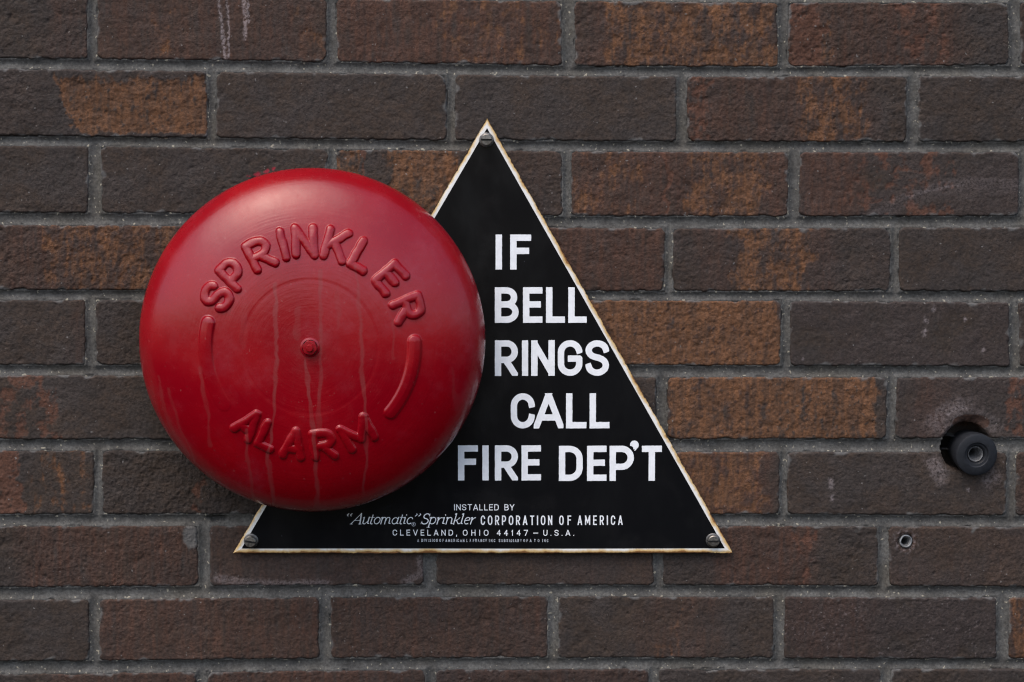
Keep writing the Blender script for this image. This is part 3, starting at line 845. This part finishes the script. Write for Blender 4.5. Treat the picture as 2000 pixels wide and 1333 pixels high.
def spx(px, py):
    p = at(px, py, SD); return p.x - SC.x, p.z - SC.z
def sign_letter(ch, x0, x1, y0, y1, w, res, lift=0.00025, name="letter", wob=0.00014, clip=True):
    ax, az = spx((x0 + x1) / 2, y1); _, bz = spx((x0 + x1) / 2, y0)
    lx, _ = spx(x0, (y0 + y1) / 2); rx, _ = spx(x1, (y0 + y1) / 2)
    wm = w * PXM
    st = strokes_in(ch, lx, rx, az, bz, wm)
    sd_ = int(x0 * 3 + y0)
    def fn(X, Z):
        d = np.full(X.shape, 1e9)
        for s in st:
            d = np.minimum(d, stroke_sd(X, Z, s, wm))
        if clip: d = np.maximum(d, np.maximum(np.maximum(az - Z, Z - bz), np.maximum(lx - X, X - rx)))
        return d + wob * fbm(X * 260, Z * 260, sd_, 2, .6)
    return sd_mesh(name, fn, lx - .002, rx + .002, az - .002, bz + .002, res, swarp, lift)

BIG = [
 ("IF", 458.5, 527, [(967.5, 981), (996, 1038)]),
 ("BELL", 561.5, 631, [(966, 1013.5), (1021, 1060), (1066, 1104), (1109.5, 1146.5)]),
 ("RINGS", 665, 734.5, [(966, 1012), (1019, 1032), (1037, 1084), (1089, 1138), (1143, 1190)]),
 ("CALL", 768.5, 837, [(997, 1045), (1042, 1101), (1105, 1146), (1151, 1191)]),
 ("FIRE", 870, 938.5, [(894, 934), (941.5, 955), (966, 1012), (1018, 1057)]),
 ("DEPT", 871, 939.5, [(1091, 1138.5), (1146, 1185), (1190, 1238.5), (1253, 1293)]),
]
for word, y0, y1, xs in BIG:
    for ch, (x0, x1) in zip(word, xs):
        me = sign_letter(ch, x0 + .5, x1 - .5, y0, y1, 12.4, 0.0003)
        link("letter", me, M_WHITE, sign)
# apostrophe: round dot with a tail sweeping down left
def apos(X, Z):
    cx0, cz0 = spx(1239, 869.5)
    d = np.hypot(X - cx0, Z - cz0) - 8.6 * PXM
    bx0, bz0 = spx(1231.5, 877)
    d = np.maximum(d, -(np.hypot(X - bx0, Z - bz0) - 5.6 * PXM))
    ex, ez = spx(1246.5, 871); fx, fz = spx(1240, 880)
    return np.minimum(d, seg_dist(X, Z, (ex, ez), (fx, fz)) - 1.1 * PXM)
x0, z1 = spx(1225, 855); x1, z0 = spx(1255, 887)
link("apostrophe", sd_mesh("apostrophe", apos, x0, x1, z0, z1, 0.00025, swarp, 0.00025), M_WHITE, sign)

def text_line(words, y0, y1, w, wid, res, mat, worn=0.0, name="lettering"):
    """words: (text, x0 px, x1 px) set in the stroke letters, one mesh for the line"""
    ch_st = []
    hpx = y1 - y0; wm = w * PXM
    for txt, x0, x1 in words:
        ws = [max(w, (WID.get(c, .58)) * hpx * wid + (w if c != ' ' else 0)) for c in txt]
        gap = ((x1 - x0) - sum(ws)) / max(1, len(txt) - 1)
        x = x0
        for c, cw in zip(txt, ws):
            if c != ' ':
                _, az = spx(x, y1); _, bz = spx(x, y0); lx, _ = spx(x, (y0 + y1) / 2); rx, _ = spx(x + cw, (y0 + y1) / 2)
                ch_st.append((lx, rx, az, bz, strokes_in(c, lx, rx, az, bz, wm), c))
            x += cw + gap
    def fn(X, Z):
        d = np.full(X.shape, 1e9)
        for lx, rx, az, bz, st, c in ch_st:
            m = (X[0] > lx - .003) & (X[0] < rx + .003)
            if not m.any(): continue
            i = np.where(m)[0]; sl = slice(i[0], i[-1] + 1)
            dl = np.full(X[:, sl].shape, 1e9)
            for s in st: dl = np.minimum(dl, stroke_sd(X[:, sl], Z[:, sl], s, wm))
            dl = np.maximum(dl, np.maximum(az - (.0015 if c == ',' else 0) - Z[:, sl], Z[:, sl] - bz))
            d[:, sl] = np.minimum(d[:, sl], dl)
        if worn: d = d + worn * np.maximum(fbm(X * 350, Z * 500, 3, 2) + .05, 0)
        return d
    x0 = min(a[0] for a in ch_st) - .002; x1 = max(a[1] for a in ch_st) + .002
    z0 = min(a[2] for a in ch_st) - .0025; z1 = max(a[3] for a in ch_st) + .001
    o = link(name, sd_mesh(name, fn, x0, x1, z0, z1, res, swarp, 0.0002), mat, sign)
    return o
text_line([("INSTALLED", 887, 974), ("BY", 985, 1004.5)], 985, 997, 1.55, 1.0, 0.00016, M_WHITE)
text_line([("CORPORATION", 939, 1078.5), ("OF", 1092, 1115.5), ("AMERICA", 1128, 1216)], 1007, 1025.5, 2.25, .54, 0.00018, M_WHITE)
text_line([("CLEVELAND,", 767, 893), ("OHIO", 904, 954), ("44147", 970, 1031), ("-", 1041.5, 1050.5), ("U.S.A.", 1061, 1121.5)], 1035, 1046.5, 1.5, 1.0, 0.00016, M_WHITE)
text_line([("A", 815, 820), ("DIVISION", 823, 855), ("OF", 858, 867), ("AMERICAN", 870, 907), ("LA", 911, 920), ("FRANCE", 923.5, 951), ("INC", 955, 967.5),
           ("SUBSIDIARY", 974, 1019), ("OF", 1022, 1031), ("A", 1034.5, 1040), ("T", 1043, 1047.5), ("O", 1050, 1055), ("INC", 1059, 1071)], 1053, 1058.8, 1.0, .62, 0.00012, M_WHITE_OLD, worn=0.00025)

# italic roman script: thick down strokes, hairline joins (x, y in em of cap height, slanted)
SG = {
 'A': (.86, [([(.0, 0), (.62, 1)], .05), ([(.62, 1), (.74, 0)], .13), ([(.24, .34), (.68, .34)], .05), ([(-.08, 0), (.14, 0)], .045), ([(.6, 0), (.88, 0)], .045)]),
 'S': (.62, [(arc(.32, .75, .22, .23, 20, 235) + arc(.30, .26, .25, .25, 62, -160), .11), ([(.54, .98), (.52, .72)], .04), ([(.06, .28), (.03, .0)], .04)]),
 'u': (.60, [([(.02, .58), (.1, .64), (.1, .18)] + arc(.24, .15, .14, .14, 180, 290), .10), ([(.29, .02), (.5, .3)], .05), ([(.5, .65), (.5, .08), (.6, .05)], .11)]),
 't': (.36, [([(.16, .86), (.14, .16)] + arc(.24, .13, .1, .12, 180, 300), .10), ([(.0, .63), (.34, .63)], .05)]),
 'o': (.56, [(arc(.27, .33, .23, .31, 0, 360, 20), .10)]),
 'm': (.92, [([(.0, .58), (.08, .64), (.08, 0)], .10), ([(.09, .34)] + arc(.24, .46, .15, .17, 160, 20) + [(.40, 0)], .095), ([(.42, .34)] + arc(.57, .46, .15, .17, 160, 20) + [(.73, .08), (.84, .06)], .095)]),
 'a': (.58, [(arc(.25, .31, .22, .30, 40, 330, 18), .085), ([(.48, .64), (.46, .08), (.57, .05)], .11)]),
 'i': (.30, [([(.0, .58), (.1, .64), (.1, .08), (.22, .06)], .105), ([(.12, .86), (.13, .88)], .11)]),
 'c': (.48, [(arc(.25, .33, .22, .31, 40, 310, 18), .095), ([(.41, .5), (.41, .54)], .1)]),
 'p': (.60, [([(.0, .58), (.1, .64), (.08, -.30)], .105), (arc(.29, .33, .22, .31, 150, -140, 18), .085), ([(-.04, -.30), (.2, -.30)], .045)]),
 'r': (.44, [([(.0, .58), (.1, .64), (.1, 0)], .105), ([(.11, .36), (.22, .58), (.36, .62)], .08)]),
 'n': (.60, [([(.0, .58), (.08, .64), (.08, 0)], .10), ([(.09, .34)] + arc(.27, .45, .18, .18, 160, 15) + [(.46, .08), (.57, .06)], .10)]),
 'k': (.56, [([(.0, .95), (.09, 1.0), (.09, 0)], .105), ([(.1, .3), (.3, .42), (.44, .62)], .06), ([(.22, .38), (.44, .04), (.54, .06)], .10)]),
 'l': (.28, [([(.0, .95), (.1, 1.0), (.1, .08), (.2, .06)], .105)]),
 'e': (.50, [([(.05, .32), (.42, .40)] + arc(.25, .42, .18, .22, 0, 180, 10) + arc(.25, .30, .19, .28, 170, 310, 10), .085)]),
 '"': (.34, [([(.06, .76), (.0, .86), (.07, .98)], .085), ([(.25, .76), (.19, .86), (.26, .98)], .085)]),
 '^': (.34, [([(.08, .98), (.12, .9), (.04, .76)], .085), ([(.27, .98), (.31, .9), (.23, .76)], .085)]),
}
def script_line(words, y_cap, y_base, res, slant=0.30):
    st = []
    for txt, x0, x1 in words:
        cap = y_base - y_cap
        adv = sum(SG[c][0] for c in txt)
        sx = (x1 - x0) / (adv * cap)
        x = x0
        for c in txt:
            for pts, w in SG[c][1]:
                Pp = []
                for a, b in pts:
                    Pp.append(spx(x + (a * sx + b * slant - slant * .3) * cap, y_base - b * cap))
                st.append((Pp, w * cap * PXM * 0.86))
            x += SG[c][0] * sx * cap
    xs = [p[0] for s, w in st for p in s]; zs = [p[1] for s, w in st for p in s]
    def fn(X, Z):
        d = np.full(X.shape, 1e9)
        for s, w in st:
            a = min(p[0] for p in s) - .002; b = max(p[0] for p in s) + .002
            i = np.where((X[0] > a) & (X[0] < b))[0]
            if len(i) == 0: continue
            sl = slice(i[0], i[-1] + 1)
            d[:, sl] = np.minimum(d[:, sl], stroke_sd(X[:, sl], Z[:, sl], s, w, 'round'))
        return d
    return link("lettering", sd_mesh("lettering", fn, min(xs) - .002, max(xs) + .002, min(zs) - .002, max(zs) + .002, res, swarp, .0002), M_WHITE, sign)
script_line([('"', 675, 686), ("Automatic", 687, 806), ('^', 807, 819), ("Sprinkler", 823, 929)], 1003.5, 1024, 0.00016)
def regmark(X, Z):
    cx0, cz0 = spx(808, 1024.5)
    d = np.abs(np.hypot(X - cx0, Z - cz0) - 3.6 * PXM) - .38 * PXM
    for a, b in (((-1.1, -1.6), (-1.1, 1.6)), ((-1.1, 1.6), (1.0, 1.2)), ((1.0, 1.2), (-1, .1)), ((-.4, .1), (1.2, -1.6))):
        d = np.minimum(d, seg_dist(X, Z, (cx0 + a[0] * PXM, cz0 + a[1] * PXM), (cx0 + b[0] * PXM, cz0 + b[1] * PXM)) - .38 * PXM)
    return d
x0, z1 = spx(801, 1017); x1, z0 = spx(815, 1032)
link("lettering", sd_mesh("lettering", regmark, x0, x1, z0, z1, 0.00013, swarp, .0002), M_WHITE_OLD, sign)

# slotted screws with washers
def screw(px, py, slot_deg, lean):
    p = at(px, py, SD)
    V, F = lathe([(0.0028, 0.0), (0.0061, 0.0), (0.0064, 0.0003), (0.0064, 0.0009), (0.0060, 0.0013), (0.0050, 0.0014), (0.0030, 0.0013)], 48)
    head_v, head_f = [], []
    rad, s, h, ch = 0.0050, 0.00075, 0.0033, 0.0006
    for sg in (1, -1):
        a0 = math.asin(s / rad)
        ang = [a0 + (math.pi - 2 * a0) * i / 24 for i in range(25)]
        out = [(rad * math.cos(a), sg * rad * math.sin(a)) for a in ang]
        inn = [((rad - ch) * math.cos(a), sg * max(s + .0001, (rad - ch) * math.sin(a))) for a in ang]
        n = len(out); o = len(head_v)
        head_v += [(x, 0.0, z) for x, z in out] + [(x, -(h - ch), z) for x, z in out] + [(x, -h - .0002 * (1 - abs(z) / rad), z) for x, z in inn]
        for i in range(n):
            k = (i + 1) % n
            for lay in (0, 1):
                f = (o + lay * n + i, o + lay * n + k, o + (lay + 1) * n + k, o + (lay + 1) * n + i)
                head_f.append(f if sg < 0 else f[::-1])
        cap = tuple(o + 2 * n + i for i in range(n))
        head_f.append(cap if sg < 0 else cap[::-1])
    b0 = len(head_v); m = 40
    head_v += [((rad - .0002) * math.cos(2 * math.pi * i / m), -(h - 0.0022), (rad - .0002) * math.sin(2 * math.pi * i / m)) for i in range(m)]
    head_f.append(tuple(b0 + i for i in range(m)))
    me = mesh_py("screw", head_v, head_f)
    bm = bmesh.new(); bm.from_mesh(me); bmesh.ops.recalc_face_normals(bm, faces=bm.faces); bm.to_mesh(me); bm.free()
    smooth_obj(me, 30); me.materials.append(M_STEEL); me.materials.append(M_DARK); me.polygons[len(me.polygons) - 1].material_index = 1  # slot floor darker than the steel: the slot's shade is put into its colour
    o = link("screw", me, None, sign, (p.x - SC.x + lean[0], -SD - 0.0022, p.z - SC.z + lean[1]))
    o.rotation_euler = (R(2), R(slot_deg), R(-2))
    me = mesh_py("washer", V, F); smooth_obj(fix_normals(me), 40)
    wsh = link("washer", me, M_STEEL_D, o, (-lean[0], 0.0017, -lean[1]))
screw(950, 274, 1, (0, .0004)); screw(490.5, 1056, 8, (-.0004, -.0002)); screw(1392, 1055.5, -1, (.0003, 0))

# ------------------------------------------------------------------ alarm bell
RIM, APEX = 0.034, 0.094
ctr = at(610.3, 667.6, 0.045)
BR_ = (at(950, 664, 0.045) - at(271.5, 664, 0.045)).length / 2
bell = empty("alarm_bell", (ctr.x, 0, ctr.z), "round red painted alarm gong with raised words SPRINKLER ALARM", "bell")
HS = APEX - RIM - 0.004
rs = list(np.linspace(0.0, 0.060, 50)[1:]) + list(np.linspace(0.060, 0.118, 108)[1:]) + list(0.118 + (BR_ - 0.118) * np.sin(np.linspace(0, math.pi / 2, 46))[1:])
rs = np.array(rs)
def prof(r):
    x = np.clip(r / BR_, 0, 1)
    return (RIM + 0.004) + HS * np.sqrt(np.maximum(1 - x ** 2.6, 0))
ds = prof(rs)
ra = np.linspace(0, math.pi, 10)[1:]
rs = np.concatenate([rs, BR_ - .003 + .003 * np.cos(ra), [BR_ - .0064, BR_ - .0090]])
ds = np.concatenate([ds, RIM + .004 - .004 * np.sin(ra), [RIM + .010, RIM + .014]])
NT_ = 1150
th = np.linspace(0, 2 * math.pi, NT_, endpoint=False)
RR, TH = np.meshgrid(rs, th, indexing='ij'); DD = np.repeat(ds[:, None], NT_, 1)
BXc, BZc = RR * np.cos(TH), RR * np.sin(TH)
U = PXM * 0.957             # one photo pixel on the face of the bell
emb = np.zeros_like(BXc); eid = np.full(BXc.shape, -1)
parts = []
def emboss(sdv, sel, height, soft, pid):
    e = np.zeros_like(emb)
    t = np.clip((soft * .38 - sdv) / soft, 0, 1)
    e[sel] = height * np.sqrt(np.clip(1 - (1 - t) ** 2, 0, 1)) * sstep(0, .25, t)
    new = (e > emb)
    emb[new] = e[new]; eid[new & (e > np.max(height) * .06)] = pid
face = np.arange(len(rs))[:, None] < (len(rs) - 14)
def bell_letter(ch, ang, rad, up_out, hpx, wpx, stroke, height):
    a = R(ang)
    cx0, cz0 = rad * U * math.cos(a), rad * U * math.sin(a)
    upv = np.array((math.cos(a), math.sin(a))) * (1 if up_out else -1)
    rtv = np.array((upv[1], -upv[0]))
    lx = (BXc - cx0) * rtv[0] + (BZc - cz0) * rtv[1]; ly = (BXc - cx0) * upv[0] + (BZc - cz0) * upv[1]
    sel = (np.abs(lx) < (wpx / 2 + 12) * U) & (np.abs(ly) < (hpx / 2 + 12) * U) & face
    st = strokes_in(ch, -wpx / 2 * U, wpx / 2 * U, -hpx / 2 * U, hpx / 2 * U, stroke * U)
    X, Y = lx[sel], ly[sel]
    X = X + fbm(X * 90, Y * 90, int(ang), 2) * .0009; Y = Y + fbm(X * 90 + 9, Y * 90, int(ang), 2) * .0009
    d_ = np.full(X.shape, 1e9)
    for s in st: d_ = np.minimum(d_, stroke_sd(X, Y, s, stroke * U, 'round'))
    pid = len(parts); parts.append("raised_letter")
    emboss(d_, sel, height * (1 + .25 * fbm(X * 70, Y * 70, 3 + int(ang), 2)), 0.0042, pid)
for ch, ang, w in (("S", 151.5, 44), ("P", 136, 42), ("R", 118, 48), ("I", 104.3, 15), ("N", 92.6, 46), ("K", 75.4, 48), ("L", 59.5, 40), ("E", 40.3, 44), ("R", 21.2, 46)):
    bell_letter(ch, ang, 205, True, 62, w, 11.8, 0.0022)
for ch, ang, w in (("A", 231.5, 46), ("L", 244.8, 38), ("A", 260, 46), ("R", 277, 48), ("M", 298, 62)):
    bell_letter(ch, ang, 194, False, 58, w, 11.8, 0.0020)
for a0, a1 in ((166.5, 214), (2.5, -40)):
    pts = [(203 * U * math.cos(R(a0 + (a1 - a0) * i / 30)), 203 * U * math.sin(R(a0 + (a1 - a0) * i / 30))) for i in range(31)]
    sel = (np.hypot(BXc, BZc) > 175 * U) & (np.hypot(BXc, BZc) < 232 * U) & face
    d_ = poly_dist(BXc[sel], BZc[sel], pts) - 8.0 * U
    pid = len(parts); parts.append("raised_bar")
    ta = np.degrees(np.arctan2(BZc[sel], BXc[sel])); ta = np.where(ta < -120, ta + 360, ta)
    fr = np.clip((ta - a0) / (a1 - a0), 0, 1)
    emboss(d_, sel, 0.0031 * (1 - (.9 if a0 > 90 else .4) * sstep(.1, .85, fr)), 0.0085, pid)
# flat turned centre with a faint ring, slight dents, brush ridges
ring = -0.00010 * np.exp(-((RR - 130 * U) / 0.0010) ** 2) + 0.00010 * sstep(131 * U, 136 * U, RR) * (1 - sstep(0.07, 0.075, RR))
dent = 0.0004 * fbm(BXc * 18, BZc * 18, 3, 2) * (1 - sstep(.72, .95, RR / BR_))
ridge = 0.00003 * pnoise(RR * 900, TH * 3.5, 8) * sstep(.02, .05, RR) * face
DD = DD + (emb + ring + dent * .6 + ridge) * face
P3 = np.stack([BXc, -DD, BZc], -1)
ni, nj = RR.shape
V = np.concatenate([P3.reshape(-1, 3), [[0, -(APEX), 0]]])
idx = np.arange(ni * nj).reshape(ni, nj)
jn = np.roll(idx, -1, 1)
Q = np.stack([idx[:-1], jn[:-1], jn[1:], idx[1:]], -1).reshape(-1, 4)
# vertex normals of the whole casting, so its pieces meet without a seam
dr = np.gradient(P3, axis=0); dr = np.concatenate([dr[:-1], dr[-2:-1]])
arc_ = np.linalg.norm(np.diff(P3[:, :1], axis=0), axis=-1, keepdims=True)
f_ = np.diff(P3, axis=0) / arc_
wa = 1 / arc_
dr[1:-1] = (f_[:-1] * wa[:-1] + f_[1:] * wa[1:]); dt = np.roll(P3, -1, 1) - np.roll(P3, 1, 1)
Nn = np.cross(dr, dt); Nn /= np.linalg.norm(Nn, axis=-1, keepdims=True) + 1e-20
if Nn[20, 0, 1] > 0: Nn = -Nn
Nn = np.concatenate([Nn.reshape(-1, 3), [[0, -1, 0]]])
# dried runs and grime
wx_ = ctr.x + BXc; wz_ = ctr.z + BZc
bpx, bpy_ = to_px(wx_, wz_, np.minimum(DD, 0.1))
jx = fbm(BXc * 60, BZc * 60, 5, 2) * 5
drip = np.zeros_like(bpx)
for pts, w, s in (([(538, 555), (541, 700), (536, 790), (530, 850), (523, 905), (534, 985)], 5, .75), ([(597, 705), (604, 770), (612, 840), (617, 900), (619, 990)], 5, .75),
                  ([(625, 530), (627, 640), (624, 835)], 6, .5), ([(693, 520), (703, 620), (708, 735), (715, 835), (716, 900), (708, 965)], 4.5, .6),
                  ([(480, 840), (485, 900), (497, 985)], 4, .6), ([(528, 900), (533, 960), (540, 990)], 4, .5), ([(308, 735), (322, 810), (366, 890)], 4, .35),
                  ([(328, 760), (350, 830), (380, 905)], 3.5, .35), ([(390, 720), (404, 800), (410, 870)], 5, .35), ([(768, 625), (768, 700)], 4, .3),
                  ([(583, 600), (580, 660)], 8, .35), ([(660, 560), (661, 640)], 6, .25), ([(478, 600), (476, 680)], 8, .2), ([(885, 720), (890, 800)], 4, .25)):
    dd = poly_dist(bpx + jx, bpy_, pts) / (0.85 + .75 * fbm(bpx * .012, bpy_ * .021, 31, 2))
    drip = np.maximum(drip, s * (1 - sstep(w * .55, w * 1.1, dd)) * (0.72 + .6 * fbm(BXc * 90, BZc * 45, 6, 3)))
drip *= face
dust = 0.55 * sstep(.89, 1.0, RR / BR_) * sstep(-.4, .9, -np.sin(TH)) + 0.25 * np.exp(-(RR / .018) ** 2)
attr = {"drip": np.append(np.clip(drip, 0, 1), 0), "dust": np.append(np.clip(dust, 0, 1), .3)}
cq = eid.reshape(-1)[Q]                     # part of each face: most of its corners
fid = np.where((cq == cq[:, :1]).sum(1) >= 3, cq[:, 0], np.where((cq == cq[:, 1:2]).sum(1) >= 3, cq[:, 1], -1))
def bell_piece(name, faces, tri=None):
    us, iv = np.unique(faces, return_inverse=True)
    f = iv.reshape(faces.shape)
    vv = V[us]
    n = np.cross(vv[f[:, 1]] - vv[f[:, 0]], vv[f[:, 2]] - vv[f[:, 0]])
    if (n * Nn[us][f[:, 0]]).sum() < 0: f = f[:, ::-1]
    me = mesh_np(name, vv, f, True, {k: a.ravel()[us] for k, a in attr.items()})
    me.normals_split_custom_set_from_vertices(Nn[us].tolist())
    return link(name, me, M_RED, bell)
bell_piece("dome", Q[fid < 0])
for i, nm in enumerate(parts):
    if (fid == i).any(): bell_piece(nm, Q[fid == i])
cap = np.stack([idx[0], np.roll(idx[0], -1), np.full(nj, ni * nj), ], -1)
bell_piece("crown", cap)

# centre nut, all under the same paint
def hexnut():
    V, F = lathe([(0.0084, APEX - .001), (0.0082, APEX + .0006), (0.0066, APEX + .0012)], 40)
    rings = []
    for r, dpt in ((0.0066, APEX + .0004), (0.0066, APEX + .0044), (0.0058, APEX + .0052), (0.0036, APEX + .0053)):
        row = []
        for j in range(36):
            a = 2 * math.pi * j / 36
            k = math.cos(math.pi / 6) / math.cos(((a + R(12)) % (math.pi / 3)) - math.pi / 6)
            rr = r * k if r > .006 else min(r, r * k * 1.06)
            row.append(len(V)); V.append((rr * math.cos(a), -dpt, rr * math.sin(a)))
        rings.append(row)
    for a, b in zip(rings[:-1], rings[1:]):
        for j in range(36):
            k = (j + 1) % 36; F.append((a[j], a[k], b[k], b[j]))
    F.append(tuple(rings[-1]))
    return V, F
V_, F_ = hexnut()
me = mesh_py("nut", V_, F_); fix_normals(me); smooth_obj(me, 38)
nut = link("nut", me, M_RED, bell)
V_, F_ = lathe([(0.0030, APEX + .004), (0.0030, APEX + .0072), (0.0026, APEX + .0078), (0.0, APEX + .0079)], 28)
me = mesh_py("bolt_end", V_, F_); fix_normals(me); smooth_obj(me, 50)
link("bolt_end", me, M_RED, nut)
V_, F_ = lathe([(0.062, 0.0062), (0.062, 0.040), (0.055, 0.046), (0.014, 0.046), (0.014, APEX - .004), (0.0, APEX - .004)], 48)
me = mesh_py("striker_housing", V_, F_); fix_normals(me); smooth_obj(me, 40)
link("striker_housing", me, M_DARK, bell)

# ------------------------------------------------------------------ rubber stub in its hole
face_c = at(1908, 889, 0.010)
base_c = Vector((HOLE.x + .0052, 0.024, HOLE.z - .0040))
axis = (face_c - base_c); Lb = axis.length
stub = empty("rubber_bumper", (HOLE.x, 0, HOLE.z), "black rubber bumper sticking out of a drilled hole in the brickwork", "bumper")
rb = 0.0191
V_, F_ = lathe([(rb * .88, 0.0), (rb * .90, Lb - .022), (rb * .985, Lb - .010), (rb, Lb - .0022), (rb - .0006, Lb - .0007), (rb - .0021, Lb), (0.0112, Lb), (0.0106, Lb - .0004), (0.0103, Lb - .0014), (0.0088, Lb - .0016), (0.0080, Lb - .0024), (0.0074, Lb - .0044), (0.0070, Lb - .013)], 72)
me = mesh_py("rubber_body", V_, F_); fix_normals(me); smooth_obj(me, 30)
rot = axis.normalized().to_track_quat('-Y', 'Z').to_euler()
body = link("rubber_body", me, M_RUBBER, stub, base_c - stub.location); body.rotation_euler = rot
V_, F_ = lathe([(0.0070, Lb - .0042), (0.0066, Lb - .0036), (0.0059, Lb - .0044), (0.0052, Lb - .0075), (0.0049, Lb - .011), (0.0040, Lb - .0125), (0.0037, Lb - .038)], 40)
me = mesh_py("metal_insert", V_, F_); fix_normals(me); smooth_obj(me, 40)
ins_ = link("metal_insert", me, M_ZINC, stub, base_c - stub.location); ins_.rotation_euler = rot

# ------------------------------------------------------------------ wall plug
plug_o = empty("wall_plug", (PLUG.x, 0, PLUG.z), "small grey metal wall plug set in a brick below the rubber bumper", "wall plug")
V_, F_ = lathe([(0.0059, -.02), (0.0059, -.0006), (0.0056, .0002), (0.0049, .0004), (0.0043, -.0002), (0.0034, -.0028), (0.0030, -.009), (0.0029, -.022)], 40)
V_ = [(x + (0.0006 * math.sin(3 * math.atan2(z, x)) * .35 if abs(y) < .004 else 0), y, z) for x, y, z in V_]
me = mesh_py("sleeve", V_, F_); fix_normals(me); smooth_obj(me, 45)
s_ = link("sleeve", me, M_ZINC, plug_o); s_.rotation_euler = (R(-6), 0, R(5))
V_, F_ = lathe([(0.0031, -.019), (0.0, -.019)], 24)
link("sleeve_bottom", fix_normals(mesh_py("sleeve_bottom", V_, F_)), M_DARK, plug_o)
